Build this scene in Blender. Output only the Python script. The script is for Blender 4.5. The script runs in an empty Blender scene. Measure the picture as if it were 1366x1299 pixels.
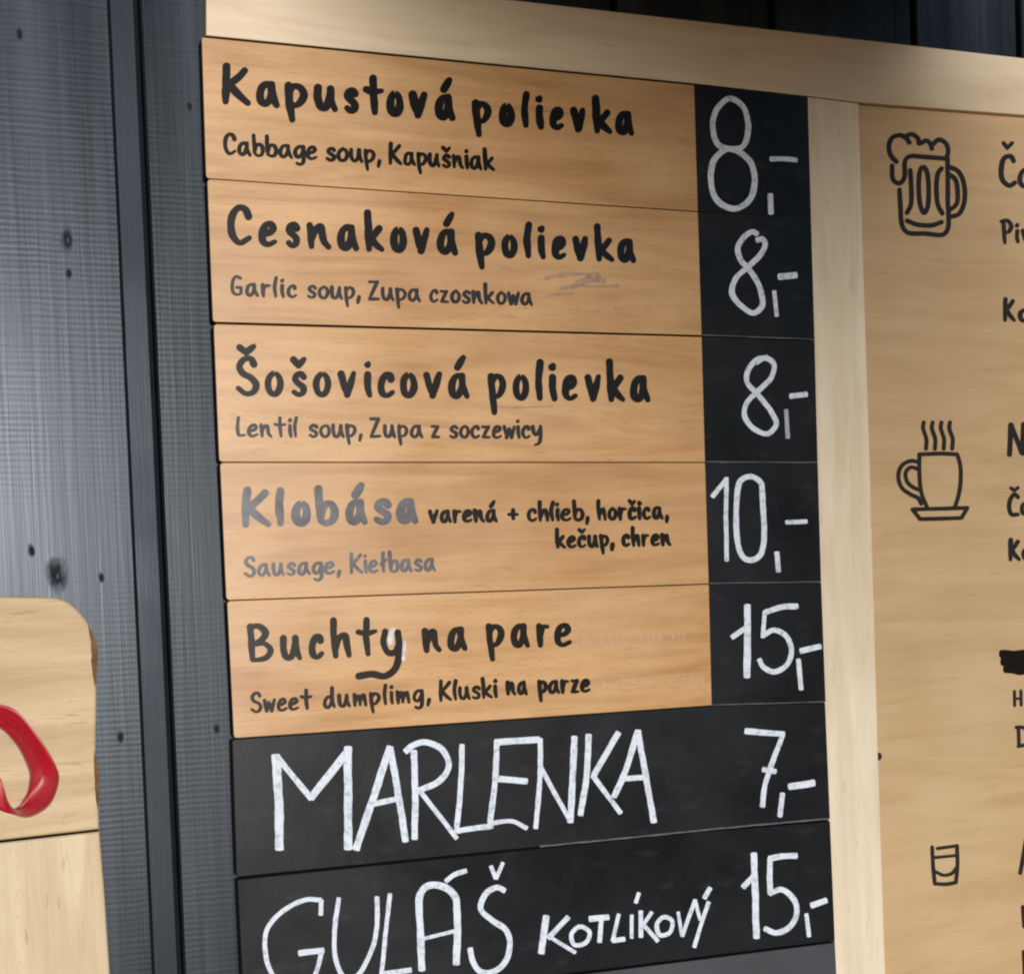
import bpy, bmesh, math, random
import numpy as np
from mathutils import Vector, Matrix

random.seed(7)
SC = bpy.context.scene
COL = SC.collection

# ------------------------------------------------------------------ camera
# board frame: u to the right, v down, w into the wall  ->  world x=u, z=Z0-v, y=w
Z0 = 2.0
RM = np.array([[0.9274058587385804, 0.03719716267360063, -0.37220255811371045],
               [-0.048728427218830084, 0.9985780621994405, -0.021619298665539303],
               [0.37086913265751226, 0.03818670950794663, 0.9278997045256671]])
CB = np.array([-0.27843901244739744, 0.4947402807917251, -1.3536014451497185])
FPX, CX, CY = 2100.0, 683.0, 889.526
W, H = 1366.0, 1299.0

def b2w(p):
    return Vector((p[0], p[2], Z0 - p[1]))

cam_d = bpy.data.cameras.new('camera')
cam = bpy.data.objects.new('camera', cam_d)
COL.objects.link(cam)
ax = b2w(RM[0]) - b2w((0, 0, 0))
ay = b2w(-RM[1]) - b2w((0, 0, 0))
az = b2w(-RM[2]) - b2w((0, 0, 0))
m = Matrix((ax, ay, az)).transposed().to_4x4()
m.translation = b2w(CB)
cam.matrix_world = m
cam_d.sensor_fit = 'HORIZONTAL'
cam_d.sensor_width = 36.0
cam_d.lens = FPX / W * 36.0
cam_d.shift_x = -(CX - W / 2) / W
cam_d.shift_y = (CY - H / 2) / W
cam_d.clip_start = 0.01
cam_d.clip_end = 500
SC.camera = cam

# ------------------------------------------------------------------ light
SUN_EL, SUN_AZ = math.radians(3.5), math.radians(3)      # azimuth: to the left of straight in front of the board
to_sun = Vector((-math.sin(SUN_AZ) * math.cos(SUN_EL), -math.cos(SUN_AZ) * math.cos(SUN_EL), math.sin(SUN_EL)))
world = bpy.data.worlds.new('World')
SC.world = world
world.use_nodes = True
wn = world.node_tree
wn.nodes.clear()
wo = wn.nodes.new('ShaderNodeOutputWorld')
bg = wn.nodes.new('ShaderNodeBackground')
sky = wn.nodes.new('ShaderNodeTexSky')
sky.sky_type = 'NISHITA'
sky.sun_disc = False
sky.sun_elevation = SUN_EL
sky.sun_rotation = math.atan2(to_sun.x, to_sun.y)
sky.air_density = 1.0
sky.dust_density = 0.2
sky.ozone_density = 3.0
bg.inputs['Strength'].default_value = 0.115
wn.links.new(sky.outputs[0], bg.inputs[0])
wn.links.new(bg.outputs[0], wo.inputs[0])
sd = bpy.data.lights.new('sun', 'SUN')
sd.energy = 3.4
sd.angle = math.radians(7)
sd.color = (1.0, 0.985, 0.965)
sun = bpy.data.objects.new('sun', sd)
COL.objects.link(sun)
sun.rotation_euler = to_sun.to_track_quat('Z', 'Y').to_euler()
SC.view_settings.view_transform = 'Standard'
SC.view_settings.look = 'None'
SC.view_settings.exposure = 0.05
SC.cycles.filter_width = 2.2
SC.view_settings.gamma = 1.0
SC.view_settings.use_curve_mapping = False

# ------------------------------------------------------------------ helpers
def P(px, py, y=0.0):
    """the point at depth y (metres behind the board front) seen at a photograph pixel"""
    d = RM.T @ np.array([(px - CX) / FPX, (py - CY) / FPX, 1.0])
    t = (y - CB[2]) / d[2]
    return b2w(CB + d * t)

def tag(o, label=None, cat=None, group=None, kind=None):
    if label: o['label'] = label
    if cat: o['category'] = cat
    if group: o['group'] = group
    if kind: o['kind'] = kind
    return o

def link_mesh(name, bm, mats, origin=None, parent=None, smooth=False):
    me = bpy.data.meshes.new(name)
    o = bpy.data.objects.new(name, me)
    if parent is not None:
        origin = Vector(parent['_o'])
    if origin is None:
        origin = Vector((0, 0, 0))
    bmesh.ops.translate(bm, verts=bm.verts, vec=-origin)
    bm.to_mesh(me)
    bm.free()
    for mt in (mats if isinstance(mats, (list, tuple)) else [mats]):
        me.materials.append(mt)
    if smooth:
        for p in me.polygons: p.use_smooth = True
    COL.objects.link(o)
    o['_o'] = tuple(origin)
    if parent is not None:
        o.parent = parent
    else:
        o.location = origin
    return o

def prism(bm, pts, y0, y1, bevel=0.0, segs=2, mat=0):
    """closed outline in (x,z) as Vectors, extruded from y0 (front) to y1 (back), front edge bevelled"""
    n = len(pts)
    f = [bm.verts.new((p[0], y0, p[1])) for p in pts]
    b = [bm.verts.new((p[0], y1, p[1])) for p in pts]
    ff = bm.faces.new(f)
    bm.faces.new(list(reversed(b)))
    for i in range(n):
        bm.faces.new((f[(i + 1) % n], f[i], b[i], b[(i + 1) % n]))
    bm.normal_update()
    if ff.normal.y > 0:
        bmesh.ops.reverse_faces(bm, faces=bm.faces[:])
    for fc in bm.faces: fc.material_index = mat
    if bevel > 0:
        es = [e for e in ff.edges]
        r = bmesh.ops.bevel(bm, geom=es, offset=bevel, segments=segs, profile=0.6, affect='EDGES')
    return bm

def rounded(corners, radii, seg=7):
    """polygon with rounded corners; corners are 2-D tuples"""
    out = []
    n = len(corners)
    for i in range(n):
        c = Vector(corners[i]); a = Vector(corners[i - 1]); b = Vector(corners[(i + 1) % n])
        r = radii[i]
        if r <= 0:
            out.append((c.x, c.y)); continue
        d1 = (a - c).normalized(); d2 = (b - c).normalized()
        p1 = c + d1 * r; p2 = c + d2 * r
        for k in range(seg + 1):
            t = k / seg
            q = p1 * (1 - t) ** 2 + c * 2 * t * (1 - t) + p2 * t ** 2
            out.append((q.x, q.y))
    return out

def catmull(pts, step):
    if len(pts) == 2:
        return [np.array(pts[0], float), np.array(pts[1], float)]
    P_ = [np.array(p, float) for p in pts]
    closed = np.linalg.norm(P_[0] - P_[-1]) < 1e-6
    if closed:
        ext = [P_[-2]] + P_ + [P_[1]]
    else:
        ext = [2 * P_[0] - P_[1]] + P_ + [2 * P_[-1] - P_[-2]]
    out = []
    for i in range(1, len(ext) - 2):
        p0, p1, p2, p3 = ext[i - 1], ext[i], ext[i + 1], ext[i + 2]
        t0 = 0; t1 = t0 + max(np.linalg.norm(p1 - p0), 1e-4) ** .5
        t2 = t1 + max(np.linalg.norm(p2 - p1), 1e-4) ** .5; t3 = t2 + max(np.linalg.norm(p3 - p2), 1e-4) ** .5
        n = max(2, int(np.linalg.norm(p2 - p1) / step))
        for k in range(n):
            t = t1 + (t2 - t1) * k / n
            a1 = (t1 - t) / (t1 - t0) * p0 + (t - t0) / (t1 - t0) * p1
            a2 = (t2 - t) / (t2 - t1) * p1 + (t - t1) / (t2 - t1) * p2
            a3 = (t3 - t) / (t3 - t2) * p2 + (t - t2) / (t3 - t2) * p3
            b1 = (t2 - t) / (t2 - t0) * a1 + (t - t0) / (t2 - t0) * a2
            b2 = (t3 - t) / (t3 - t1) * a2 + (t - t1) / (t3 - t1) * a3
            out.append((t2 - t) / (t2 - t1) * b1 + (t - t1) / (t2 - t1) * b2)
    out.append(P_[-1])
    return out

_layer = [0]
def stroke(bm, pts, w, y, cap=1.0, jit=0.05, smooth=True, taper=0.0, contrast=0.0, lens=0.0):
    """one pen stroke on the plane at depth y. pts: photograph pixels of its centre line, w: width in pixels"""
    _layer[0] = (_layer[0] + 1) % 13
    yy = y - 0.00002 * _layer[0]
    rs = random.Random(len(bm.verts) * 7 + int(pts[0][0] * 13) + int(pts[0][1] * 7))
    c = catmull(pts, 1.6) if smooth else [np.array(p, float) for p in pts]
    # resample straight pieces so the width can breathe
    d = [c[0]]
    for a, b in zip(c[:-1], c[1:]):
        n = max(1, int(np.linalg.norm(b - a) / 3.0))
        for k in range(1, n + 1): d.append(a + (b - a) * k / n)
    c = d
    n = len(c)
    ph = [rs.uniform(0, 6.28) for _ in range(4)]
    L, R_ = [], []
    for i in range(n):
        t = c[min(i + 1, n - 1)] - c[max(i - 1, 0)]
        l = np.linalg.norm(t)
        t = t / l if l > 1e-9 else np.array([1.0, 0])
        nn = np.array([-t[1], t[0]])
        s = i / max(1, n - 1)
        k1 = 1 + jit * (math.sin(i * .55 + ph[0]) * .6 + math.sin(i * .21 + ph[1]))
        k2 = 1 + jit * (math.sin(i * .47 + ph[2]) * .6 + math.sin(i * .17 + ph[3]))
        tp = (1 - taper * s) * (1 - contrast * (1 - abs(t[1]) ** 1.5)) * (1 - lens + lens * math.sin(math.pi * min(max(s, .02), .98)))
        if contrast: tp *= 1 - .22 * max(0, (s - .7) / .3)
        L.append(c[i] + nn * w * .5 * k1 * tp); R_.append(c[i] - nn * w * .5 * k2 * tp)
    def vt(p, s):
        q = P(p[0], p[1], yy - 0.000015 * s)
        return bm.verts.new(q)
    vl = [vt(p, i / n) for i, p in enumerate(L)]
    vr = [vt(p, i / n) for i, p in enumerate(R_)]
    fs = []
    for i in range(n - 1):
        fs.append((vl[i], vr[i], vr[i + 1], vl[i + 1]))
    closed = np.linalg.norm(c[0] - c[-1]) < 1e-3
    if cap > 0 and not closed:
        for (e, a, b, dr, s) in ((0, vl[0], vr[0], -1, 0.0), (n - 1, vl[-1], vr[-1], 1, 1.0)):
            t = c[min(e + 1, n - 1)] - c[max(e - 1, 0)]
            t = t / max(np.linalg.norm(t), 1e-9) * dr
            pa = L[e]; pb = R_[e]; m_ = (pa + pb) / 2; hw = (pa - pb) / 2
            ring = [a]
            for k in range(1, 6):
                th = math.pi * k / 6
                ring.append(vt(m_ + hw * math.cos(th) + t * np.linalg.norm(hw) * cap * math.sin(th), s))
            ring.append(b)
            fs.append(tuple(ring))
    for f in fs:
        fc = bm.faces.new(f)
        fc.normal_update()
        if fc.normal.y > 0: fc.normal_flip()

def strokes(bm, reg, data, y, scale_w=1.0, **k):
    """reg = (x0, y0, s): a local grid on the photograph; data: list of (width, [(x,y),...])"""
    x0, y0, s = reg
    for w, pts in data:
        stroke(bm, [(x0 + p[0] * s, y0 + p[1] * s) for p in pts], w * s * scale_w, y, **k)

# ------------------------------------------------------------------ brush alphabet (baseline 0, x-height 100)
G = {
 'a': [[(74,86),(52,100),(24,86),(6,46),(13,10),(36,0),(58,22),(72,62),(76,96)], [(74,98),(77,45),(100,0)]],
 'b': [[(6,172),(7,90),(12,12)], [(10,40),(36,92),(66,94),(84,52),(68,8),(36,-2),(12,12)]],
 'c': [[(66,78),(62,98),(40,100),(14,76),(5,40),(18,6),(42,0),(72,16)]],
 'd': [[(66,84),(44,98),(18,76),(5,40),(14,6),(34,0),(56,22),(70,70)], [(76,172),(74,90),(78,40),(92,2)]],
 'e': [[(14,48),(52,56),(74,76),(60,99),(32,92),(9,52),(14,12),(42,0),(82,14)]],
 'g': [[(74,86),(50,100),(22,84),(6,48),(14,14),(36,6),(58,30),(72,66)], [(77,96),(78,20),(70,-40),(44,-58),(14,-46)]],
 'h': [[(10,172),(8,90),(14,0)], [(14,36),(36,86),(62,98),(72,60),(82,0)]],
 'i': [[(10,98),(8,44),(16,0)], [(11,146),(14,150)]],
 'k': [[(8,172),(10,90),(12,0)], [(76,100),(46,68),(18,46)], [(26,54),(52,26),(90,0)]],
 'l': [[(28,166),(12,84),(18,2)]],
 'm': [[(6,98),(10,0)], [(11,40),(28,84),(44,92),(52,50),(54,6)], [(54,40),(74,86),(90,92),(98,50),(108,0)]],
 'n': [[(6,100),(12,0)], [(12,36),(36,84),(58,98),(66,62),(74,22),(94,0)]],
 'o': [[(46,100),(16,80),(5,42),(20,6),(48,0),(74,24),(80,64),(64,94),(46,100)]],
 'p': [[(10,100),(14,20),(24,-66)], [(14,72),(36,98),(66,94),(82,64),(66,24),(42,6),(20,12)]],
 'r': [[(8,98),(12,0)], [(13,50),(36,92),(72,94)]],
 's': [[(70,84),(50,100),(24,90),(17,70),(38,52),(64,34),(60,8),(34,-2),(6,12)]],
 't': [[(48,166),(44,84),(50,0)], [(0,110),(42,100),(96,108)]],
 'u': [[(8,100),(7,44),(20,6),(42,2),(62,30),(76,98)], [(76,98),(78,40),(96,0)]],
 'v': [[(4,100),(20,46),(38,2)], [(38,2),(58,44),(84,104)]],
 'w': [[(4,98),(14,44),(24,2)], [(24,2),(48,76)], [(48,76),(70,2)], [(70,2),(100,100)]],
 'x': [[(8,96),(80,0)], [(76,98),(6,0)]],
 'y': [[(6,100),(10,50),(30,26),(56,46),(76,96)], [(78,100),(76,20),(60,-50),(20,-66)]],
 'z': [[(8,96),(66,94)], [(66,94),(10,4)], [(10,4),(78,2)]],
 'C': [[(88,128),(76,162),(48,170),(20,146),(6,90),(14,30),(44,0),(90,26)]],
 'G': [[(84,150),(48,166),(18,136),(6,80),(14,22),(44,2),(80,14),(84,66)], [(48,70),(90,70)]],
 'K': [[(16,172),(9,90),(5,0)], [(98,158),(60,116),(20,84)], [(26,84),(62,40),(108,0)]],
 'L': [[(16,166),(8,70),(20,8),(72,8)]],
 'P': [[(14,160),(22,0)], [(0,158),(46,166),(74,128),(52,82),(20,76)]],
 'S': [[(82,142),(68,168),(36,164),(14,132),(30,98),(66,76),(88,46),(74,10),(42,0),(4,26)]],
 'B': [[(8,166),(10,90),(14,6)], [(4,164),(46,166),(76,132),(56,98),(14,80)], [(14,80),(72,78),(96,46),(74,10),(14,2)]],
 'Z': [[(8,160),(78,160)], [(78,160),(6,4)], [(6,4),(90,6)]],
 ',': [[(22,16),(10,-34)]],
 '+': [[(4,60),(92,60)], [(48,100),(48,20)]],
 'ł': [[(28,166),(22,84),(28,2)], [(0,70),(56,112)]],
}
ACC = {'á': ('a', [[(48,138),(86,184)]]), 'š': ('s', [[(10,166),(40,138)], [(40,138),(74,168)]]), 'Š': ('S', [[(18,222),(48,198)], [(48,198),(84,226)]]),
       'č': ('c', [[(10,166),(38,140)], [(38,140),(70,166)]]), 'Č': ('C', [[(20,226),(50,200)], [(50,200),(84,228)]])}
def glyph(ch):
    if ch in ACC:
        b, a = ACC[ch]; return G[b] + a, G[b]
    return G[ch], G[ch]

def letter(bm, ch, x0, x1, base, xh, w, y, reg, slope, ws=1.0, **k):
    """ch with its ink between x0 and x1 (grid units), standing on the height base at x0"""
    st, core = glyph(ch)
    xs = [p[0] for s in core for p in s]
    lo, hi = min(xs), max(xs)
    a, b = x0 + w / 2, x1 - w / 2
    sc = (b - a) / (hi - lo) if hi > lo else 1
    if ch in 'li': sc = min(sc, xh / 100) if hi - lo < 12 else sc
    out = []
    for s in st:
        q = []
        for (gx, gy) in s:
            X = a + (gx - lo) * sc
            Y = base + slope * (X - x0) - gy * xh / 100
            X -= gy * xh / 100 * 0.035
            q.append((X + random.uniform(-.02, .02) * xh, Y + random.uniform(-.02, .02) * xh) if w < 24 else (X, Y))
        dot = len(s) == 2 and abs(s[0][0] - s[1][0]) < 5 and abs(s[0][1] - s[1][1]) < 6
        out.append((w * (1.12 if dot else 1.0) * random.uniform(.93, 1.06), q))
    k.setdefault('contrast', .2); k.setdefault('jit', .065)
    strokes(bm, reg, out, y, ws * (1.12 if 16 <= w < 24 else 1.04), **k)

def spans(bm, reg, text, sp, line, xh, w, y, **k):
    (lx0, ly0), (lx1, ly1) = line
    sl = (ly1 - ly0) / (lx1 - lx0)
    for ch, (a, b) in zip(text, sp):
        letter(bm, ch, a, b, ly0 + sl * (a - lx0), xh, w, y, reg, sl, **k)

def words(bm, reg, items, line, xh, w, y, **k):
    """items: (word, ink start, ink end); letters spread over the span by their natural widths"""
    (lx0, ly0), (lx1, ly1) = line
    sl = (ly1 - ly0) / (lx1 - lx0)
    for word, a, b in items:
        wd = []
        for ch in word:
            xs = [p[0] for s in glyph(ch)[1] for p in s]
            wd.append((max(xs) - min(xs)) * xh / 100 + w)
        gap = ((b - a) - sum(wd)) / max(1, len(word) - 1)
        if gap < 1.0:
            f = ((b - a) - 1.0 * (len(word) - 1)) / sum(wd); wd = [q * f for q in wd]; gap = 1.0
        x = a
        for ch, q in zip(word, wd):
            letter(bm, ch, x, x + q, ly0 + sl * (x - lx0), xh, w, y, reg, sl, **k)
            x += q + gap

# ------------------------------------------------------------------ materials
class NT:
    def __init__(s, name):
        s.m = bpy.data.materials.new(name); s.m.use_nodes = True
        s.t = s.m.node_tree; s.n = s.t.nodes
        s.b = s.n['Principled BSDF']
    def new(s, t, **k):
        n = s.n.new(t)
        for a, v in k.items(): setattr(n, a, v)
        return n
    def link(s, a, b): s.t.links.new(a, b)
    def coords(s, scale, rnd=True, mult=37.0):
        tc = s.new('ShaderNodeTexCoord')
        src = tc.outputs['Object']
        if rnd:
            oi = s.new('ShaderNodeObjectInfo')
            mu = s.new('ShaderNodeMath', operation='MULTIPLY'); mu.inputs[1].default_value = mult
            s.link(oi.outputs['Random'], mu.inputs[0])
            ad = s.new('ShaderNodeVectorMath', operation='ADD')
            s.link(src, ad.inputs[0]); s.link(mu.outputs[0], ad.inputs[1])
            src = ad.outputs[0]
        mp = s.new('ShaderNodeMapping'); mp.inputs['Scale'].default_value = scale
        s.link(src, mp.inputs[0])
        return mp.outputs[0]
    def noise(s, co, scale, detail=4, rough=.55, dist=0.0):
        n = s.new('ShaderNodeTexNoise'); n.inputs['Scale'].default_value = scale
        n.inputs['Detail'].default_value = detail; n.inputs['Roughness'].default_value = rough
        n.inputs['Distortion'].default_value = dist
        s.link(co, n.inputs['Vector']); return n.outputs[0]
    def ramp(s, f, stops):
        r = s.new('ShaderNodeValToRGB'); e = r.color_ramp.elements
        while len(e) < len(stops): e.new(.5)
        for q, (p, c) in zip(e, stops):
            q.position = p; q.color = (*c, 1) if len(c) == 3 else c
        s.link(f, r.inputs[0]); return r.outputs[0]
    def mix(s, f, a, b, mode='MIX'):
        n = s.new('ShaderNodeMixRGB', blend_type=mode)
        for v, i in ((f, n.inputs[0]), (a, n.inputs[1]), (b, n.inputs[2])):
            if isinstance(v, (int, float)): i.default_value = v
            elif isinstance(v, tuple): i.default_value = (*v, 1) if len(v) == 3 else v
            else: s.link(v, i)
        return n.outputs[0]
    def math(s, op, a, b=0.0):
        n = s.new('ShaderNodeMath', operation=op)
        for v, i in ((a, n.inputs[0]), (b, n.inputs[1])):
            if isinstance(v, (int, float)): i.default_value = v
            else: s.link(v, i)
        return n.outputs[0]
    def bump(s, h, strength, dist):
        n = s.new('ShaderNodeBump'); n.inputs['Strength'].default_value = strength; n.inputs['Distance'].default_value = dist
        s.link(h, n.inputs['Height']); s.link(n.outputs[0], s.b.inputs['Normal']); return n

def g(v): return (v, v, v)

def wood(name, base, dark, light, axis='X', rough=.5, fleck=(.35, .18, .08), fleck_amt=.45, fig=1.0, bump=.15, spec=.4, vary=.22):
    t = NT(name)
    al, ac = 1.0, 9.0
    sc = (al, 4.0, ac) if axis == 'X' else (ac, 4.0, al)
    co = t.coords(sc)
    # broad figure (the wandering bands of rotary-cut veneer)
    broad = t.noise(co, 3.2, 2, .5, 1.6)
    c = t.mix(t.ramp(broad, [(.36, g(0)), (.66, g(1))]), base, dark)
    lines = t.noise(co, 5.5, 3, .55, 2.2)
    ln = t.new('ShaderNodeMath', operation='PINGPONG'); ln.inputs[1].default_value = .06
    t.link(lines, ln.inputs[0])
    c = t.mix(t.ramp(ln.outputs[0], [(0.0, g(min(.85, .55 * fig))), (.011, g(0))]), c, dark)
    # fine fibre
    co2 = t.coords((sc[0] * 3.2, 12, sc[2] * 9) if axis == 'X' else (sc[0] * 9, 12, sc[2] * 3.2))
    fib = t.noise(co2, 6, 5, .65)
    c = t.mix(t.ramp(fib, [(.35, g(.22)), (.62, g(0))]), c, light)
    c = t.mix(t.ramp(fib, [(.52, g(0)), (.78, g(.26))]), c, dark)
    # soft blotches
    co3 = t.coords((1, 1, 1))
    blo = t.noise(co3, 9, 3, .5)
    c = t.mix(t.ramp(blo, [(.35, g(0)), (.75, g(.35))]), c, light)
    # short brown flecks along the grain
    cf = t.coords((14, 10, 95) if axis == 'X' else (95, 10, 14))
    fl = t.noise(cf, 2.2, 2, .5)
    c = t.mix(t.ramp(fl, [(.665, g(0)), (.74, g(fleck_amt))]), c, fleck)
    oi = t.new('ShaderNodeObjectInfo')
    rv = t.new('ShaderNodeMath', operation='FRACT'); t.link(t.math('MULTIPLY', oi.outputs['Random'], 7.31), rv.inputs[0])
    c = t.mix(t.math('MULTIPLY', rv.outputs[0], vary), c, tuple(v * k for v, k in zip(dark, (.95, .92, .85))))
    t.link(c, t.b.inputs['Base Color'])
    r = t.ramp(blo, [(.3, g(rough - .08)), (.7, g(rough + .08))])
    t.link(r, t.b.inputs['Roughness'])
    t.b.inputs['Specular IOR Level'].default_value = spec
    t.bump(fib, bump, .0006)
    return t.m

M = {}
M['plaque'] = wood('varnished_plywood', (.55, .308, .124), (.375, .182, .058), (.64, .40, .19), 'X', .37, spec=.6, fig=1.3, vary=.32)
M['rail'] = wood('pale_plywood_rail', (.70, .56, .39), (.58, .44, .28), (.77, .65, .49), 'X', .5, fleck_amt=.25, fig=.6)
M['post'] = wood('pale_plywood_post', (.76, .65, .49), (.62, .50, .34), (.83, .74, .60), 'Z', .5, fleck_amt=.25, fig=1.3)
M['panel'] = wood('tan_plywood', (.54, .37, .20), (.46, .30, .15), (.60, .43, .25), 'X', .45, fleck_amt=.25, fig=.7)
M['rough_board'] = wood('raw_pine', (.58, .43, .25), (.40, .255, .115), (.66, .53, .35), 'X', .6, fleck_amt=.6, fig=1.8, bump=.3)
M['rough_board_up'] = wood('raw_pine_upright', (.64, .51, .33), (.50, .36, .20), (.72, .61, .44), 'Z', .6, fleck_amt=.6, fig=1.6, bump=.3)

def flat(name, col, rough=.5, var=.25, scale=60, spec=.5, bump=0.0):
    t = NT(name)
    co = t.coords((1, 1, 1))
    n = t.noise(co, scale, 5, .6)
    d = tuple(v * (1 - var) for v in col); l = tuple(min(1, v * (1 + var)) for v in col)
    t.link(t.ramp(n, [(.3, d), (.7, l)]), t.b.inputs['Base Color'])
    t.b.inputs['Roughness'].default_value = rough
    t.b.inputs['Specular IOR Level'].default_value = spec
    if bump: t.bump(n, bump, .0004)
    return t.m

M['burnt'] = flat('burnt_cut_edge', (.012, .010, .010), .8)
M['ink'] = flat('black_brush_paint', (.004, .0035, .004), .25, .4, 90, .38)
M['ink_worn'] = flat('worn_grey_brush_paint', (.070, .066, .078), .36, .65, 55, .5)
M['ink_faded'] = flat('faded_brush_paint', (.016, .014, .017), .28, .35, 140, .45)
M['engraved'] = flat('black_engraved_line', (.012, .008, .007), .6, .3, 90, .3)

def chalk(name, col, back, amt):
    t = NT(name)
    co = t.coords((1, 1, 1), rnd=False)
    n = t.noise(co, 190, 5, .7)
    n2 = t.noise(co, 38, 3, .6)
    f = t.math('MULTIPLY', t.ramp(n, [(.36, g(0)), (.50, g(1))]), 1.0)
    f2 = t.ramp(n2, [(.30, g(.84)), (.55, g(1))])
    a = t.math('MULTIPLY', f2, t.math('ADD', t.math('MULTIPLY', f, amt), 1 - amt))
    t.link(t.mix(a, back, col), t.b.inputs['Base Color'])
    t.b.inputs['Roughness'].default_value = .8
    t.b.inputs['Specular IOR Level'].default_value = .2
    return t.m
M['chalk'] = chalk('white_chalk_marker', (.68, .735, .82), (.09, .10, .12), .42)
M['chalk_dim'] = chalk('thin_chalk_marker', (.38, .41, .46), (.06, .065, .07), .4)

def ghost(name, col, alpha):
    t = NT(name)
    co = t.coords((1, 1, 1), rnd=False)
    n = t.noise(co, 120, 4, .6)
    a = t.math('MULTIPLY', t.ramp(n, [(.30, g(.25)), (.6, g(1))]), alpha)
    t.b.inputs['Base Color'].default_value = (*col, 1)
    t.b.inputs['Roughness'].default_value = .6
    t.link(a, t.b.inputs['Alpha'])
    return t.m
M['ghost'] = ghost('erased_pale_writing', (.76, .57, .37), .36)
M['smudge'] = ghost('grey_smudge', (.25, .24, .25), .30)
M['smear'] = ghost('white_eraser_smear', (.80, .78, .85), .8)

def slate(name, col, rough):
    t = NT(name)
    co = t.coords((1, 1, 1))
    n = t.noise(co, 7, 4, .6, .5)
    c = t.mix(t.ramp(n, [(.35, g(0)), (.72, g(1))]), col, tuple(v * 1.5 + .004 for v in col))
    wip = t.noise(t.coords((14, 1, 30)), 2.2, 4, .6)
    c = t.mix(t.ramp(wip, [(.58, g(0)), (.90, g(.20))]), c, (.10, .105, .115))
    t.link(c, t.b.inputs['Base Color'])
    fine = t.noise(co, 420, 3, .6)
    t.link(t.ramp(n, [(.3, g(rough - .06)), (.7, g(rough + .08))]), t.b.inputs['Roughness'])
    t.b.inputs['Specular IOR Level'].default_value = .24
    t.b.inputs['Specular Tint'].default_value = (.95, .97, 1.0, 1)
    t.bump(fine, .12, .0003)
    return t.m
M['slate'] = slate('black_chalkboard_paint', (.0035, .0046, .0068), .34)
M['slate_grey'] = slate('worn_grey_chalkboard_paint', (.045, .045, .052), .60)
M['rub'] = flat('rubbed_grey_edge', (.11, .11, .115), .7)

def stained():
    t = NT('black_stained_sawn_timber')
    co = t.coords((1, 1, 1), rnd=False)
    # saw kerfs across the boards, fading in patches
    wv = t.new('ShaderNodeTexWave', wave_type='BANDS', bands_direction='Z', wave_profile='SIN')
    wv.inputs['Scale'].default_value = 63.0; wv.inputs['Distortion'].default_value = 2.6
    wv.inputs['Detail'].default_value = 2.0; wv.inputs['Detail Scale'].default_value = .35
    t.link(co, wv.inputs['Vector'])
    patch = t.ramp(t.noise(co, 5.0, 2, .5), [(.38, g(.05)), (.62, g(1.0))])
    kerf = t.math('MULTIPLY', wv.outputs[1], patch)
    jag = t.noise(t.coords((10, 1, 190), rnd=False), 1.0, 3, .6)
    # raised grain along the boards
    gr = t.noise(t.coords((150, 60, 3.2), rnd=False), 1.0, 5, .62, .6)
    gr2 = t.noise(t.coords((420, 60, 9), rnd=False), 1.0, 3, .6)
    h = t.math('ADD', t.math('MULTIPLY', kerf, .38), t.math('MULTIPLY', jag, .5))
    h = t.math('ADD', h, t.math('MULTIPLY', gr, .8))
    h = t.math('ADD', h, t.math('MULTIPLY', gr2, .35))
    # knots
    kn = None
    for (px, py, r) in ((76, 768, .010), (42, 735, .0035), (90, 322, .007), (91, 366, .0035), (26, 48, .004), (160, 983, .004),
                        (252, 144, .004), (135, 770, .003), (288, 972, .004)):
        p = P(px, py, .02)
        d = t.new('ShaderNodeVectorMath', operation='SUBTRACT')
        t.link(co, d.inputs[0]); d.inputs[1].default_value = (p.x - WO[0], p.y - WO[1], p.z - WO[2])
        sc_ = t.new('ShaderNodeVectorMath', operation='MULTIPLY'); t.link(d.outputs[0], sc_.inputs[0]); sc_.inputs[1].default_value = (1, 0, .55)
        ln = t.new('ShaderNodeVectorMath', operation='LENGTH'); t.link(sc_.outputs[0], ln.inputs[0])
        wob = t.math('MULTIPLY', t.math('SUBTRACT', t.noise(t.coords((1, 1, .5), rnd=False), 90, 4, .6), .5), r * 1.5)
        q = t.math('DIVIDE', t.math('ADD', ln.outputs['Value'], wob), r)
        q = t.ramp(q, [(.10, g(.2 if r > .005 else .7)), (.32, g(.8)), (.55, g(.3)), (.95, g(0))])
        kn = q if kn is None else t.math('MAXIMUM', kn, q)
    h = t.math('SUBTRACT', h, t.math('MULTIPLY', kn, .45))
    tone = t.noise(t.coords((28, 8, 1.5), rnd=False), 1.0, 3, .6)
    c = t.ramp(tone, [(.3, (.008, .010, .0135)), (.5, (.016, .020, .026)), (.72, (.030, .036, .045))])
    c = t.mix(t.ramp(gr, [(.38, g(.6)), (.5, g(0))]), c, (.012, .014, .017))
    c = t.mix(kn, c, (.008, .008, .009))
    t.link(c, t.b.inputs['Base Color'])
    t.link(t.mix(kn, t.ramp(tone, [(.3, g(.27)), (.7, g(.37))]), (.85, .85, .85)), t.b.inputs['Roughness'])
    t.link(t.math('SUBTRACT', .30, t.math('MULTIPLY', kn, .22)), t.b.inputs['Specular IOR Level'])
    t.b.inputs['Specular IOR Level'].default_value = .48
    t.b.inputs['Specular Tint'].default_value = (.80, .90, 1.0, 1)
    t.bump(h, .125, .0012)
    return t.m

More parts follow.
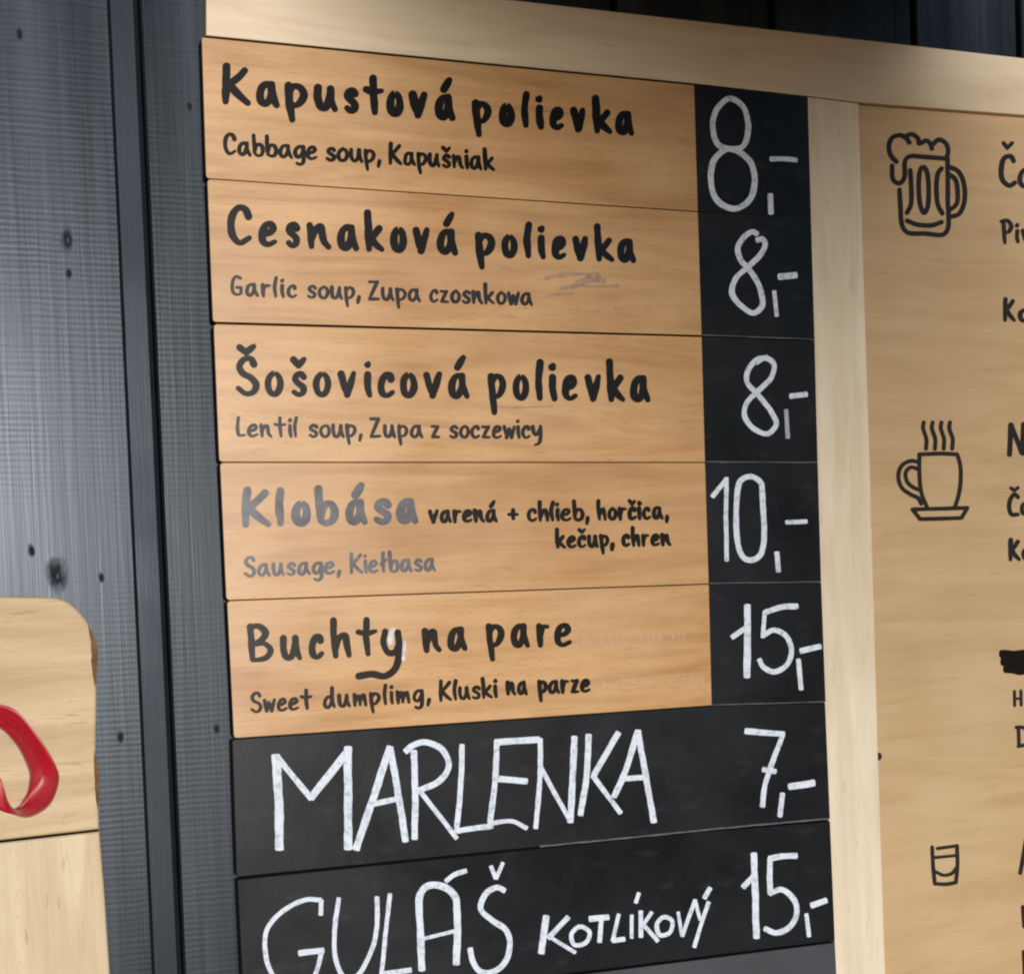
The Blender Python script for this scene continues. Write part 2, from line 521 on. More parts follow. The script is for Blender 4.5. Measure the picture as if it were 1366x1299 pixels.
# ------------------------------------------------------------------ the plank wall
WY = 0.016                                   # front of the wall behind the boards
WO = Vector((0.3, WY, 0.9))
M['wall'] = stained()
def wall_mesh():
    """boards with a flat channel and an open joint beside each, one profile swept upwards"""
    bm = bmesh.new()
    left = P(145, 0, WY).x
    tongue, gap, pitch = .0205, .0055, .135
    edges = []
    x = left - 4 * pitch
    prof = [(x - pitch * .9, WY)]
    joints = [left - k * pitch - (.03 if k else 0) for k in range(3, 0, -1)] + [left] + [P(px, 20, WY).x - .022 for px in (817, 1028, 1218)]
    j0 = [left + .155, left + .30]
    jj = sorted(joints + [q for q in j0 if q < P(817, 20, WY).x - .1] + [P(1218, 20, WY).x - .022 + pitch * k for k in range(1, 5)])
    for j in jj:
        e = .0012
        prof += [(j - e * 1.5, WY), (j, WY + e), (j + .0016, WY + .0035), (j + tongue, WY + .0035), (j + tongue + .0004, WY + .012),
                 (j + tongue + gap - .0004, WY + .012), (j + tongue + gap, WY + e), (j + tongue + gap + e * 1.5, WY)]
    prof.append((jj[-1] + pitch, WY))
    prof += [(jj[-1] + pitch, WY + .03), (prof[0][0], WY + .03)]
    zs = [.9, 1.2, 1.6, 2.0, 2.4, 2.6]
    rings = [[bm.verts.new((px, py, z)) for px, py in prof] for z in zs]
    n = len(prof)
    for a, b in zip(rings[:-1], rings[1:]):
        for i in range(n):
            bm.faces.new((a[i], a[(i + 1) % n], b[(i + 1) % n], b[i]))
    bm.faces.new(rings[0]); bm.faces.new(rings[-1])
    bmesh.ops.recalc_face_normals(bm, faces=bm.faces[:])
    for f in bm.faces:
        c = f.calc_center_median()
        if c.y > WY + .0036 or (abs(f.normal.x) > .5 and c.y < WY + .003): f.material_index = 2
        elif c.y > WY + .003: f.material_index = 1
    return bm
M['wall_strip'] = wood('planed_black_stain', (.010, .0135, .019), (.006, .008, .011), (.015, .019, .026), 'Z', .42, (.006, .006, .008), .5, 1.0, .15, .25)
M['wall_strip'].node_tree.nodes['Principled BSDF'].inputs['Specular Tint'].default_value = (.78, .88, 1.0, 1)
M['joint_shade'] = flat('painted_joint_shade', (.008, .010, .014), .9, .2, 40, .1)  # near-black colour stands in for shade in the joints and groove edges
wall = link_mesh('plank_wall', wall_mesh(), [M['wall'], M['wall_strip'], M['joint_shade']], WO)
tag(wall, 'wall of vertical black stained sawn planks behind all the menu boards', 'wall')

# unseen slab, added and tapered to shade the upper right corner of the board
bm = bmesh.new()
BLOCKER = [(.03, WY - .002), (.75, WY - .002), (.50, -9.6), (.19, -9.6)]
vb = [bm.verts.new((x, y, 2.15)) for x, y in BLOCKER]; vt_ = [bm.verts.new((x, y, 2.18)) for x, y in BLOCKER]
bm.faces.new(vb); bm.faces.new(vt_)
for k in range(4): bm.faces.new((vb[k], vb[(k + 1) % 4], vt_[(k + 1) % 4], vt_[k]))
bmesh.ops.recalc_face_normals(bm, faces=bm.faces[:])
blocker = link_mesh('shade_blocker', bm, M['wall'], Vector((.5, -1.7, 2.15)))
tag(blocker, 'unseen dark slab added above the menu board to shade its upper right', 'blocker')

# ------------------------------------------------------------------ frame and drinks panel
def quad(pxs, y): return [(P(a, b, y).x, P(a, b, y).z) for a, b in pxs]
FY = 0.003
bm = bmesh.new()
prism(bm, quad([(275, -62), (275, 47.5), (926, 111.5), (1077, 128.5), (1145, 137), (1366, 153.5), (1700, 181), (1700, 113), (1366, 78), (670, -1)], FY), FY, WY - .001, .0008)
rail = link_mesh('frame_rail', bm, [M['rail'], M['burnt']], P(800, 60, FY))
tag(rail, 'pale plywood top rail running above the soup boards and the drinks panel', 'frame rail')
bm = bmesh.new()
prism(bm, quad([(1077.3, 129.5), (1087, 460), (1094.5, 800), (1107, 1120), (1115.5, 1299), (1126, 1500), (1194, 1500), (1181, 1299), (1171, 1000), (1161, 640), (1145, 138)], FY), FY, WY - .001, .0008)
post = link_mesh('frame_post', bm, M['post'], P(1120, 1299, FY))
tag(post, 'pale plywood upright post between the price column and the drinks panel', 'frame post')
bm = bmesh.new()
PY = .011
prism(bm, quad([(1135, 120), (1135, 1500), (1800, 1500), (1800, 150)], PY), PY, WY - .0012, 0)
panel = link_mesh('drinks_panel', bm, M['panel'], P(1366, 1299, PY))
tag(panel, 'tan plywood drinks panel with beer mug and coffee cup drawings at right edge', 'menu panel')

# ------------------------------------------------------------------ the seven menu planks
PT = .0145                                   # plank thickness
BLACK_X = [(926, 113.5), (931, 282), (936, 448), (940.5, 616), (945.5, 778), (949.5, 940)]
#         top-left        top at fields  top-right     bottom-right   bottom at field  bottom-left
ROWS = [((269, 50),   (926, 114), (1077, 130), (1081, 288.6), (931, 282), (275, 238)),
        ((276.5, 239), (931, 283), (1081, 289.5), (1086, 453), (936, 447.2), (284, 429.5)),
        ((285, 432.2), (936, 449.5), (1086, 455), (1090.5, 617), (940.5, 616.2), (292.5, 616)),
        ((293.5, 617), (940.5, 617.2), (1090.5, 618), (1095, 776), (945.5, 778.3), (302, 800.4)),
        ((303, 801.5), (945.5, 779.5), (1095, 777), (1101, 936), (949.5, 940.4), (312, 984.4)),
        ((310, 986), (949.5, 941.8), (1101, 937.5), (1107.5, 1091.5), (955, 1105.5), (316, 1169.5)),
        ((317, 1173), (955, 1107.6), (1107.5, 1095.5), (1114, 1254), (959, 1273), (326, 1352)),
        ((326, 1356), (959, 1276.5), (1114, 1257), (1122, 1420), (964, 1440), (334, 1520))]
LABELS = ['plywood menu board reading Kapustova polievka, topmost under the pale rail',
          'plywood menu board reading Cesnakova polievka with a grey smudge under the title',
          'plywood menu board reading Sosovicova polievka, lentil soup',
          'plywood menu board reading Klobasa in worn grey letters',
          'plywood menu board reading Buchty na pare, lowest of the wooden ones',
          'black chalkboard plank lettered MARLENKA in white',
          'black chalkboard plank lettered GULAS KOTLIKOVY in white',
          'blank dark grey chalkboard plank at the bottom of the menu']
planks, fields = [], []
for i, (r, lab) in enumerate(zip(ROWS, LABELS)):
    q = quad(r, 0.0)
    r_ = .0034
    outline = rounded(q, [r_ if i else .002, 0, 0, 0, 0, r_])
    bm = bmesh.new()
    prism(bm, outline, 0.0, PT, .0006, 2)
    bm.normal_update()
    for f in bm.faces:
        f.material_index = 1 if abs(f.normal.y) < .35 else 0
    front = M['plaque'] if i < 5 else (M['slate'] if i < 7 else M['slate_grey'])
    cx_ = sum(p[0] for p in q) / 6; zb = min(p[1] for p in q)
    pk = link_mesh('menu_plank', bm, [front, M['burnt']], Vector((cx_, 0, zb)))
    tag(pk, lab, 'menu board', 'menu planks stacked in the frame')
    planks.append(pk)
    if i < 5:
        y = -.0003
        bx = [BLACK_X[i], BLACK_X[i + 1]]
        px = [(bx[0][0], r[1][1] - .1), (r[2][0] + .4, r[2][1] - .1), (r[3][0] + .4, r[3][1] + .15), (bx[1][0], r[4][1] + .15)]
        bm = bmesh.new()
        prism(bm, quad(px, y), y, .0001, 0)
        for f in bm.faces: f.material_index = 0
        fd = link_mesh('price_field', bm, [M['slate']], parent=pk)
        # the rubbed seam line along its lower edge
        bm = bmesh.new()
        a, b = px[3], px[2]
        if i >= 1:
            stroke(bm, [(a[0] + 1, a[1] - .4), (b[0] - 1, b[1] - .4)], 1.1, y - .0002, cap=0, jit=.25)
            link_mesh('rubbed_edge', bm, M['rub'], parent=fd)
        fields.append(fd)
    else:
        fields.append(None)
bm = bmesh.new()
stroke(bm, [(720, 1128.6), (860, 1114.9), (955, 1105.2), (1106, 1091.4)], 1.8, -.0002, cap=0, jit=.2)
link_mesh('rubbed_edge', bm, M['rub'], parent=planks[5])

# ------------------------------------------------------------------ lettering on the wooden planks
TY = -.0002
A = (260, 40, .2635); B2 = (600, 60, .2635)
def new(): return bmesh.new()
# 1
bm = new()
spans(bm, A, 'Kapustová', [(135,290),(310,435),(455,575),(605,730),(750,835),(850,970),(970,1060),(1085,1185),(1215,1325)], ((150,362),(1320,447)), 103, 42, TY)
spans(bm, B2, 'polievka', [(115,215),(250,330),(363,412),(437,482),(505,585),(612,695),(725,830),(838,940)], ((170,393),(900,446)), 95, 38, TY)
link_mesh('title_lettering', bm, M['ink'], parent=planks[0])
bm = new()
words(bm, A, [('Cabbage',145,625),('soup,',660,945),('Kapušniak',980,1522)], ((145,625),(1520,708)), 58, 20, TY)
link_mesh('translation_lettering', bm, M['ink'], parent=planks[0])
# 2
A = (280, 240, .2635); B2 = (600, 250, .2635)
bm = new()
spans(bm, A, 'Cesnaková', [(92,220),(248,348),(380,462),(490,620),(645,760),(785,890),(915,1000),(1030,1120),(1150,1262)], ((150,320),(1200,368)), 106, 38, TY)
spans(bm, B2, 'polievka', [(130,232),(262,345),(376,424),(448,492),(518,597),(622,708),(735,840),(850,948)], ((180,340),(900,369)), 96, 36, TY)
link_mesh('title_lettering', bm, M['ink'], parent=planks[1])
bm = new()
words(bm, A, [('Garlic',105,445),('soup,',490,765),('Zupa',800,1072),('czosnkowa',1110,1639)], ((105,582),(1639,632)), 56, 18, TY)
link_mesh('translation_lettering', bm, M['ink_faded'], parent=planks[1])
bm = new()
strokes(bm, B2, [(22,[(480,465),(560,445),(700,438)]),(40,[(620,500),(700,470),(740,455)]),(18,[(560,510),(700,500),(850,500)]),(16,[(500,545),(560,545),(620,540)]),(30,[(700,450),(780,470)])], TY, jit=.3)
link_mesh('smudge', bm, M['smudge'], parent=planks[1])
bm = new()
words(bm, B2, [('iirnsozu',620,1135)], ((620,640),(1135,625)), 44, 10, TY)
strokes(bm, B2, [(14,[(1090,590),(1120,590),(1132,670)])], TY)
link_mesh('erased_lettering', bm, M['ghost'], parent=planks[1])
# 3
A = (290, 430, .2635); B2 = (600, 430, .2635)
bm = new()
spans(bm, A, 'Šošovicová', [(88,215),(240,338),(370,460),(485,580),(612,712),(745,790),(812,905),(925,1015),(1045,1145),(1170,1282)], ((150,362),(1220,374)), 106, 36, TY)
spans(bm, B2, 'polievka', [(195,290),(320,405),(435,482),(505,548),(570,655),(685,775),(797,895),(915,1020)], ((240,383),(960,391)), 110, 36, TY)
link_mesh('title_lettering', bm, M['ink'], parent=planks[2])
bm = new()
words(bm, A, [('Lentil',95,412),('soup,',460,735),('Zupa',770,1045),('z',1080,1132),('soczewicy',1172,1646)], ((95,575),(1646,584)), 56, 18, TY)
link_mesh('translation_lettering', bm, M['ink_faded'], parent=planks[2])
bm = new()
strokes(bm, B2, [(12,[(240,425),(320,432),(430,428)]),(8,[(430,428),(520,424)])], TY, jit=.3)
link_mesh('smudge', bm, M['smudge'], parent=planks[2])
# 4
A = (300, 620, .2635); B2 = (600, 620, .2635)
bm = new()
spans(bm, A, 'Klobása', [(85,240),(258,308),(340,438),(460,580),(610,730),(748,850),(870,985)], ((160,301),(930,284)), 100, 42, TY)
o = link_mesh('title_lettering', bm, M['ink_worn'], parent=planks[3]); o['label'] = 'worn grey title lettering'
bm = new()
words(bm, B2, [('varená',-108,245),('+',290,355),('chlieb,',390,710),('horčica,',745,1110)], ((-108,290),(1110,270)), 54, 20, TY)
words(bm, B2, [('kečup,',535,835),('chren',870,1125)], ((535,417),(1125,404)), 52, 20, TY)
link_mesh('side_dish_lettering', bm, M['ink'], parent=planks[3])
bm = new()
words(bm, A, [('Sausage,',95,590),('Kiełbasa',632,1072)], ((95,563),(1072,532)), 56, 18, TY)
link_mesh('translation_lettering', bm, M['ink_worn'], parent=planks[3])
# 5
A = (310, 800, .2635); B2 = (600, 780, .2635)
bm = new()
spans(bm, A, 'Bucht', [(75,212),(245,358),(388,470),(500,608),(625,745)], ((140,305),(1140,248)), 104, 34, TY)
strokes(bm, A, [(32,[(775,160),(765,215),(790,268),(822,265),(845,215)]),(36,[(838,165),(845,250),(828,340),(775,385),(705,376),(640,385)])], TY)
spans(bm, A, 'na', [(962,1065),(1090,1195)], ((140,303),(1140,247)), 98, 34, TY)
spans(bm, B2, 'pare', [(185,280),(310,412),(440,515),(530,625)], ((230,309),(590,304)), 100, 34, TY)
link_mesh('title_lettering', bm, M['ink'], parent=planks[4])
bm = new()
strokes(bm, A, [(26,[(812,150),(800,190),(800,215)]),(18,[(872,215),(866,300)])], TY)
link_mesh('eraser_smear', bm, M['smear'], parent=planks[4])
bm = new()
words(bm, A, [('Sweet',90,412),('dumplimg,',458,1005),('Kluski',1045,1345)], ((90,568),(1345,490)), 56, 19, TY)
words(bm, B2, [('na',285,398),('parze',445,715)], ((285,553),(715,539)), 58, 20, TY)
link_mesh('translation_lettering', bm, M['ink'], parent=planks[4])
bm = new()
words(bm, B2, [(',',635,665),('maslo',670,910),('kakao',945,1195)], ((635,310),(1195,285)), 44, 13, TY)
link_mesh('erased_lettering', bm, M['ghost'], parent=planks[4])
bm = new()
words(bm, B2, [(',',735,765),('buttor',770,1030),('cacao',1075,1285)], ((735,540),(1285,510)), 42, 12, TY)
link_mesh('erased_translation', bm, M['ghost'], parent=planks[4])

# ------------------------------------------------------------------ chalk figures
KY = -.0007
def price(i, reg, data, mat='chalk', parent=None, name='price_figures'):
    bm = new()
    strokes(bm, reg, data, KY, .95, cap=.4, jit=.06)
    return link_mesh(name, bm, M[mat], parent=parent or fields[i])
R = (910, 100, .2772)
price(0, R, [(28,[(225,115),(168,165),(147,250),(172,335),(235,356),(292,345),(318,250),(290,150),(225,115)]), (30,[(230,356),(160,400),(138,490),(165,600),(250,645),(325,600),(350,500),(320,410),(230,356)]),
             (24,[(425,405),(490,405),(552,411)]), (28,[(425,575),(428,668)])])
price(1, R, [(28,[(358,795),(385,790),(400,815),(372,870),(310,930),(258,980),(240,1050),(282,1110),(345,1145),(385,1110),(372,1020),(320,935),(282,890),(268,830),(300,778),(340,755),(362,768)]),
             (32,[(465,972),(550,965)]), (20,[(443,1040),(455,1160)])])
R = (910, 440, .2772)
price(2, R, [(26,[(355,158),(400,135),(442,165),(428,230),(370,290),(312,350),(300,410),(340,472),(410,500),(452,455),(430,395),(362,310),(312,250),(320,190),(362,142),(410,132)]),
             (26,[(520,320),(600,310)])])
price(2, R, [(22,[(500,385),(508,520)])], 'chalk_dim', name='faint_price_comma')
price(3, R, [(24,[(145,802),(213,718)]), (22,[(213,712),(211,900),(215,1110)]), (28,[(325,705),(280,728),(264,800),(270,1040),(300,1098),(345,1105),(383,1070),(386,800),(375,730),(325,705)]),
             (22,[(500,925),(600,922)]), (26,[(455,1070),(463,1162)])])
R = (910, 760, .2772)
price(4, R, [(26,[(240,325),(312,275)]), (34,[(315,170),(312,515)]), (28,[(555,175),(480,178),(400,205)]), (22,[(397,200),(388,325)]), (26,[(388,315),(440,290),(500,318),(527,390),(500,460),(440,490),(392,468),(370,430)]),
             (28,[(570,390),(666,367)]), (24,[(560,430),(572,575)])])
price(5, R, [(30,[(305,775),(490,790)]), (26,[(484,795),(425,950),(398,1040),(386,1138)]), (26,[(388,960),(450,970)]), (34,[(515,1042),(635,1024)]), (26,[(482,1075),(470,1185)])], parent=planks[5])
R = (950, 1050, .1917)
price(6, R, [(40,[(215,692),(285,620)]), (48,[(290,460),(300,750),(308,1045)]), (44,[(588,475),(490,478),(398,496)]), (40,[(403,492),(400,600),(405,740)]), (40,[(400,738),(480,710),(555,760),(590,850),(550,960),(450,1010),(365,980)]),
             (45,[(690,820),(795,785)]), (30,[(655,880),(675,1035)])], parent=planks[6])
R = (300, 950, .2686); E_ = (640, 950, .2686)
bm = new()
strokes(bm, R, [(52,[(252,212),(268,450),(270,680)]), (36,[(260,222),(430,428)]), (46,[(425,425),(610,195)]), (48,[(610,172),(612,450),(612,678)]),
   (44,[(650,680),(735,430),(820,170)]), (40,[(820,172),(860,400),(898,640)]), (34,[(730,455),(860,428)]),
   (38,[(938,190),(945,400),(942,628)]), (36,[(895,195),(930,165),(990,148),(1080,185),(1112,265),(1065,340),(960,388)]), (28,[(965,385),(1152,625)]),
   (32,[(1178,160),(1172,350),(1150,592)]), (32,[(1150,588),(1240,575),(1330,563)])], KY, .83, cap=.3, jit=.055)
strokes(bm, E_, [(34,[(85,150),(75,350),(50,550)]), (38,[(75,148),(295,135)]), (36,[(82,328),(235,342)]), (26,[(45,552),(160,540),(235,575)]),
   (30,[(300,130),(300,300),(278,575)]), (28,[(302,272),(450,540)]), (38,[(470,120),(460,350),(450,545)]),
   (36,[(540,110),(532,300),(500,510)]), (36,[(690,100),(565,312)]), (30,[(560,312),(700,500)]),
   (36,[(785,90),(720,300),(665,420)]), (36,[(785,90),(820,290),(865,545)]), (32,[(700,330),(835,322)])], KY, .83, cap=.3, jit=.055)
link_mesh('chalk_lettering', bm, M['chalk'], parent=planks[5])
bm = new()
strokes(bm, R, [(28,[(476,1005),(478,930)]), (28,[(478,930),(400,930),(275,995),(205,1090),(208,1230),(250,1320),(330,1390),(400,1390)]), (36,[(368,1195),(490,1180)]), (28,[(482,1180),(450,1300),(400,1390)]),
   (28,[(566,920),(545,1080),(550,1220),(590,1310),(650,1310),(725,1190),(755,1060),(755,915)]), (26,[(820,900),(800,1080),(778,1300)]), (30,[(780,1298),(925,1278)]),
   (42,[(978,1280),(972,1100),(970,905),(1010,860),(1080,862),(1140,910),(1154,1000),(1150,1250)]), (22,[(990,1122),(1150,1082)]), (28,[(1097,838),(1140,805),(1200,785)])], KY, .83, cap=.3, jit=.055)
strokes(bm, E_, [(24,[(55,762),(80,825)]), (24,[(80,825),(115,745)]), (34,[(125,885),(85,868),(30,900),(5,975),(60,1030),(130,1080),(150,1150),(125,1240),(60,1288),(0,1285),(-32,1240),(-48,1170)]),
   (38,[(330,1010),(305,1195)]), (32,[(440,1015),(340,1120)]), (22,[(350,1115),(475,1192)]), (26,[(500,1062),(455,1100),(470,1153),(528,1140),(545,1090),(500,1062)]),
   (34,[(545,1025),(640,1015)]), (28,[(605,1020),(595,1140)]), (24,[(690,1000),(660,1135)]), (30,[(660,1132),(720,1125)]), (22,[(755,1005),(755,1120)]), (24,[(790,895),(775,945)]),
   (28,[(800,985),(800,1115)]), (24,[(855,990),(810,1055)]), (26,[(815,1055),(885,1135)]), (26,[(915,1015),(880,1050),(895,1105),(945,1090),(955,1035),(915,1015)]),
   (22,[(985,990),(1005,1110)]), (24,[(1005,1110),(1070,930)]), (22,[(1070,930),(1095,1030)]), (24,[(1137,940),(1100,1050),(1065,1165)]), (28,[(1145,870),(1115,922)])], KY, .83, cap=.3, jit=.055)
link_mesh('chalk_lettering', bm, M['chalk'], parent=planks[6])

# ------------------------------------------------------------------ drawings and words on the drinks panel
DY = PY - .0003
R = (1130, 140, .2463)
bm = new()
strokes(bm, R, [(26,q) for q in (
   [(268,308),(236,270),(228,215),(245,178),(285,165),(318,178),(338,205)], [(318,170),(350,160),(382,180),(390,210)], [(400,208),(430,195),(452,212),(460,238)],
   [(464,215),(495,190),(532,205),(548,250),(538,290)], [(540,292),(435,284),(338,280),(316,300),(310,395),(285,425),(252,408),(243,330)],
   [(284,460),(290,560),(298,650),(325,690),(420,697),(520,702),(545,672),(546,500),(545,290)],
   [(342,355),(348,450),(346,540),(325,585)], [(410,335),(394,365),(398,550),(418,585),(436,555),(432,360),(410,335)], [(512,345),(492,372),(492,540),(516,588)],
   [(325,628),(380,648),(460,652),(512,636)], [(548,335),(600,358),(632,420),(634,530),(605,592),(552,608)], [(552,378),(585,402),(600,470),(592,540),(555,570)])], DY, jit=.03)
link_mesh('beer_mug_drawing', bm, M['engraved'], parent=panel)
bm = new()
strokes(bm, R, [(22,[(848,208),(868,234)]),(22,[(868,234),(894,208)]),(28,[(902,305),(888,280),(855,285),(835,345),(845,412),(880,438),(908,422)])], DY)
letter(bm, 'a', 925, 1030, 440, 95, 27, DY, R, .06)
link_mesh('drinks_lettering', bm, M['engraved'], parent=panel)
bm = new()
letter(bm, 'P', 828, 905, 745, 72, 24, DY, R, .06); letter(bm, 'i', 912, 938, 742, 62, 22, DY, R, .06); letter(bm, 'v', 945, 1010, 745, 62, 22, DY, R, .06)
link_mesh('drinks_lettering', bm, M['engraved'], parent=panel)
bm = new()
letter(bm, 'K', 845, 918, 1165, 66, 24, DY, R, .03); letter(bm, 'o', 926, 990, 1168, 56, 22, DY, R, .03)
R = (1130, 540, .2463)
link_mesh('drinks_lettering', bm, M['engraved'], parent=panel)
bm = new()
strokes(bm, R, [(30,[(888,110),(880,268)]),(26,[(892,115),(946,258)]),(28,[(952,262),(956,105)])], DY)
link_mesh('drinks_lettering', bm, M['engraved'], parent=panel)
bm = new()
strokes(bm, R, [(20,[(888,450),(906,464)]),(20,[(906,464),(926,448)]),(24,[(926,500),(908,485),(886,510),(878,555),(892,594),(924,594)])], DY)
letter(bm, 'a', 938, 1000, 592, 62, 20, DY, R, 0)
link_mesh('drinks_lettering', bm, M['engraved'], parent=panel)
bm = new()
letter(bm, 'K', 874, 945, 838, 62, 24, DY, R, 0); letter(bm, 'o', 948, 1005, 836, 58, 22, DY, R, 0)
R = (1130, 840, .353)
link_mesh('drinks_lettering', bm, M['engraved'], parent=panel)
bm = new()
strokes(bm, R, [(12,[(633,232),(634,286)]),(12,[(657,230),(658,284)]),(10,[(634,260),(657,258)])], DY)
link_mesh('drinks_lettering', bm, M['engraved'], parent=panel)
bm = new()
strokes(bm, R, [(14,[(648,366),(650,438)]),(14,[(640,368),(668,370),(690,398),(680,430),(648,440)])], DY)
link_mesh('drinks_lettering', bm, M['engraved'], parent=panel)
bm = new()
strokes(bm, R, [(15,[(655,918),(676,795)]),(15,[(676,795),(705,915)]),(12,[(660,880),(698,878)])], DY)
link_mesh('drinks_lettering', bm, M['engraved'], parent=panel)
bm = new()
strokes(bm, R, [(15,[(665,1045),(670,1120)]),(13,[(664,1048),(700,1055),(702,1085),(670,1090)])], DY)
link_mesh('drinks_lettering', bm, M['engraved'], parent=panel)
bm = new()
strokes(bm, R, [(15,[(668,1215),(673,1310)]),(14,[(670,1215),(715,1218)]),(12,[(670,1258),(705,1258)])], DY)
link_mesh('drinks_lettering', bm, M['engraved'], parent=panel)
bm = new()
strokes(bm, R, [(34,[(582,92),(640,92),(760,98)]),(34,[(588,118),(640,122),(760,126)]),(34,[(598,146),(640,150),(760,155)])], DY, cap=.5, jit=.12)
link_mesh('blacked_out_line', bm, M['ink'], parent=panel)
bm = new()
strokes(bm, R, [(15,[(322,820),(325,890),(332,958)]),(15,[(332,958),(375,960),(412,953)]),(15,[(412,953),(417,890),(416,815)]),(13,[(342,825),(416,815)]),(12,[(328,860),(413,852)]),(13,[(332,912),(365,926),(395,920),(414,898)])], DY, jit=.04)
link_mesh('shot_glass_drawing', bm, M['engraved'], parent=panel)
R = (1130, 540, .2463)
bm = new()
strokes(bm, R, [(22,[(x,95),(x-4,125),(x+14,185),(x+12,238)]) for x in (416,464,512,558)], DY, jit=.03)
strokes(bm, R, [(23,[(392,268),(500,264),(596,268)]),(23,[(596,268),(612,320),(616,400),(606,480),(585,552)]),(23,[(392,268),(392,380),(404,480),(432,552)]),
   (23,[(386,308),(340,304),(296,330),(278,385),(298,450),(345,485),(385,505),(402,535)]),(22,[(384,348),(345,338),(318,365),(325,415),(352,442),(388,460)]),
   (23,[(355,566),(500,562),(652,558)]),(23,[(652,558),(620,612)]),(23,[(620,612),(500,616),(395,618)]),(23,[(395,618),(355,566)])], DY, jit=.03)
link_mesh('coffee_cup_drawing', bm, M['engraved'], parent=panel)
# dark nail head at the edge of the panel
bm = new()
c = P(1130 + 119 * .353, 840 + 478 * .353, PY)
bmesh.ops.create_uvsphere(bm, u_segments=12, v_segments=6, radius=.0042, matrix=Matrix.Translation(c) @ Matrix.Diagonal((1, .4, 1, 1)))
link_mesh('nail', bm, M['burnt'], parent=panel, smooth=True)

# ------------------------------------------------------------------ pine boards at the lower left, with the ribbon
def waney(name, px, y, th, mats, radii, label):
    q = quad(px, y)
    out = rounded(q, radii, 9)
    bm = bmesh.new()
    prism(bm, out, y, y + th, .003, 3)
    bm.normal_update()
    for f in bm.faces:
        f.material_index = 1 if abs(f.normal.y) < .55 else 0
    o = link_mesh(name, bm, mats, Vector((sum(p[0] for p in q) / len(q), y, min(p[1] for p in q))))
    tag(o, label, 'wooden board')
    return o
M['bark'] = flat('brown_inner_bark', (.13, .06, .02), .75, .55, 45, .3, .6)
NY = -.006
waney('pine_board', [(-260, 790), (88, 797), (121, 832), (126, 850), (129, 920), (128, 1000), (132, 1060), (132.5, 1106), (60, 1114), (-260, 1150)], NY, .018,
      [M['rough_board'], M['bark']], [0, .013, .012, .004, 0, 0, 0, 0, 0, 0], 'pale pine board with rounded barky corner, behind the red ribbon')
waney('pine_board', [(-260, 1154), (60, 1117), (133, 1108.5), (139, 1180), (147, 1299), (158, 1480), (-260, 1480)], NY + .0005, .018,
      [M['rough_board_up'], M['bark']], [0, 0, 0, 0, 0, 0, 0], 'pale upright-grained board at lower left, below the one with the ribbon')
def satin():
    t = NT('red_satin_ribbon')
    co = t.coords((1, 1, 1), rnd=False)
    n = t.noise(co, 300, 2, .5)
    t.link(t.ramp(n, [(.3, (.34, .005, .013)), (.7, (.42, .008, .019))]), t.b.inputs['Base Color'])
    t.b.inputs['Roughness'].default_value = .42
    t.b.inputs['Anisotropic'].default_value = .6
    t.b.inputs['Sheen Weight'].default_value = .2
    t.bump(n, .08, .0003)
    return t.m
M['satin'] = satin()
s_ = .4151
outer = [(-150,470),(-70,425),(0,432),(60,458),(130,545),(178,625),(189,680),(160,755),(95,794),(40,785),(0,772),(-60,740)]
inner = [(-150,500),(-70,492),(0,508),(55,565),(88,630),(97,670),(88,720),(62,762),(40,768),(22,735),(0,668),(-60,620)]
dO = [.010,.016,.020,.023,.024,.021,.014,.009,.007,.006,.006,.006]
dI = [.008,.010,.011,.010,.009,.012,.018,.020,.016,.010,.007,.005]
def curve3(pp, dd):
    return catmull([(a * s_, 760 + b * s_, d * 1000) for (a, b), d in zip(pp, dd)], 4.0)
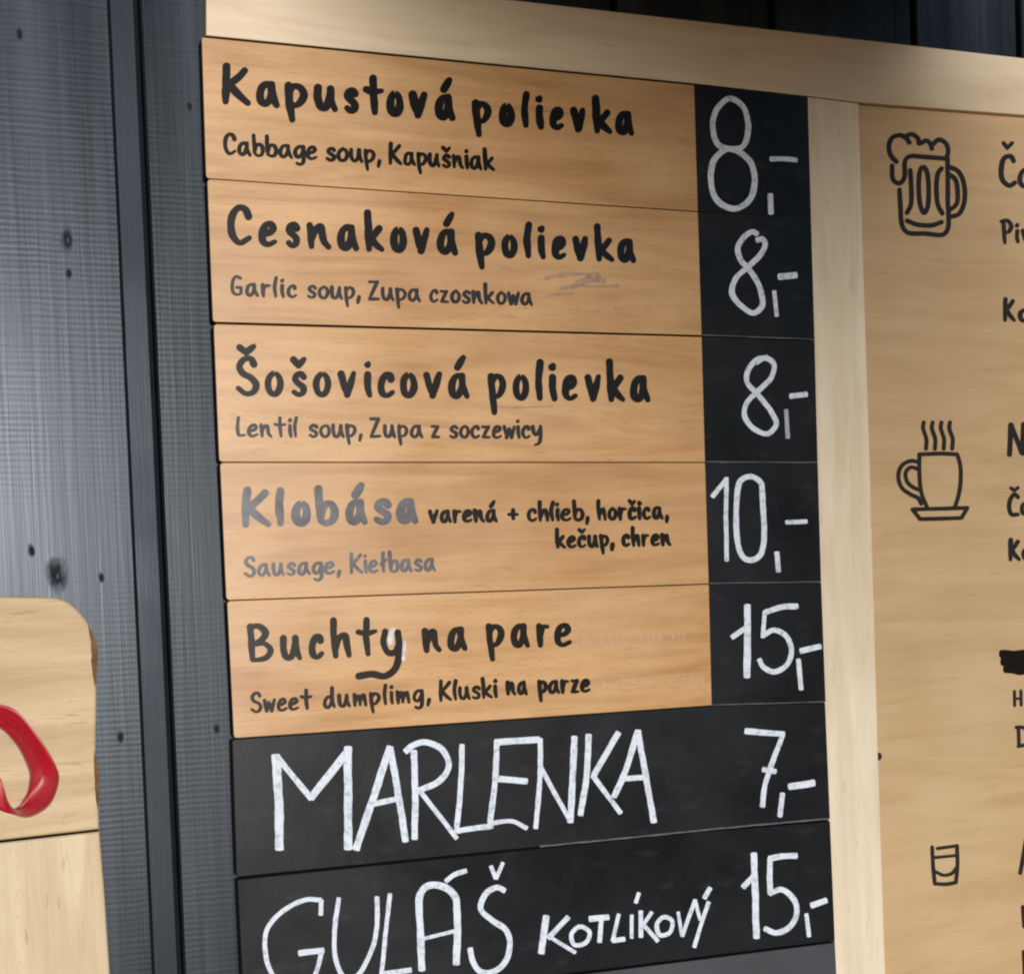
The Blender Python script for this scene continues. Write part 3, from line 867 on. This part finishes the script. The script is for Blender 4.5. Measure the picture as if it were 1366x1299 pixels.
def resample(c, n):
    c = np.array(c); L = np.concatenate([[0], np.cumsum(np.linalg.norm(np.diff(c[:, :2], axis=0), axis=1))])
    return np.array([np.interp(np.linspace(0, L[-1], n), L, c[:, k]) for k in range(3)]).T
def knotwise(pp, dd, per=8):
    out = []
    pts = [(a * s_, 760 + b * s_, d * 1000) for (a, b), d in zip(pp, dd)]
    for i in range(len(pts) - 1):
        p0 = np.array(pts[max(i - 1, 0)]); p1 = np.array(pts[i]); p2 = np.array(pts[i + 1]); p3 = np.array(pts[min(i + 2, len(pts) - 1)])
        for k in range(per):
            t = k / per
            out.append(.5 * ((2 * p1) + (-p0 + p2) * t + (2 * p0 - 5 * p1 + 4 * p2 - p3) * t * t + (-p0 + 3 * p1 - 3 * p2 + p3) * t ** 3))
    out.append(np.array(pts[-1]))
    return out
co_, ci_ = knotwise(outer, dO), knotwise(inner, dI)
bm = new()
NC = 8
rows_ = []
for a, b in zip(co_, ci_):
    row = []
    for k in range(NC + 1):
        f = k / NC
        q = a * (1 - f) + b * f
        d = q[2] / 1000 + .0006 * math.sin(math.pi * f)
        row.append(bm.verts.new(P(q[0], q[1], NY - d)))
    rows_.append(row)
for r0, r1 in zip(rows_[:-1], rows_[1:]):
    for k in range(NC):
        bm.faces.new((r0[k], r0[k + 1], r1[k + 1], r1[k]))
bmesh.ops.recalc_face_normals(bm, faces=bm.faces[:])
rib = link_mesh('ribbon', bm, M['satin'], P(40, 1080, NY), smooth=True)
sm = rib.modifiers.new('thickness', 'SOLIDIFY'); sm.thickness = .00015
tag(rib, 'loop of red satin ribbon hanging in front of the pine board', 'ribbon')
bark_parent = [o for o in COL.objects if o.name == 'pine_board'][0]
bm2 = new()
stroke(bm2, [(118, 834), (123, 850), (126, 870), (126.6, 915)], 9, NY - .0002, jit=.12, cap=.2, lens=.9)
link_mesh('bark_edge', bm2, M['bark'], parent=bark_parent)
bm2 = new()
stroke(bm2, [(126, 1000), (128.5, 1030), (130.5, 1080)], 6, NY - .0002, jit=.12, cap=.2, lens=.9)
link_mesh('bark_edge', bm2, M['bark'], parent=bark_parent)

for o in COL.objects:
    if '_o' in o: del o['_o']
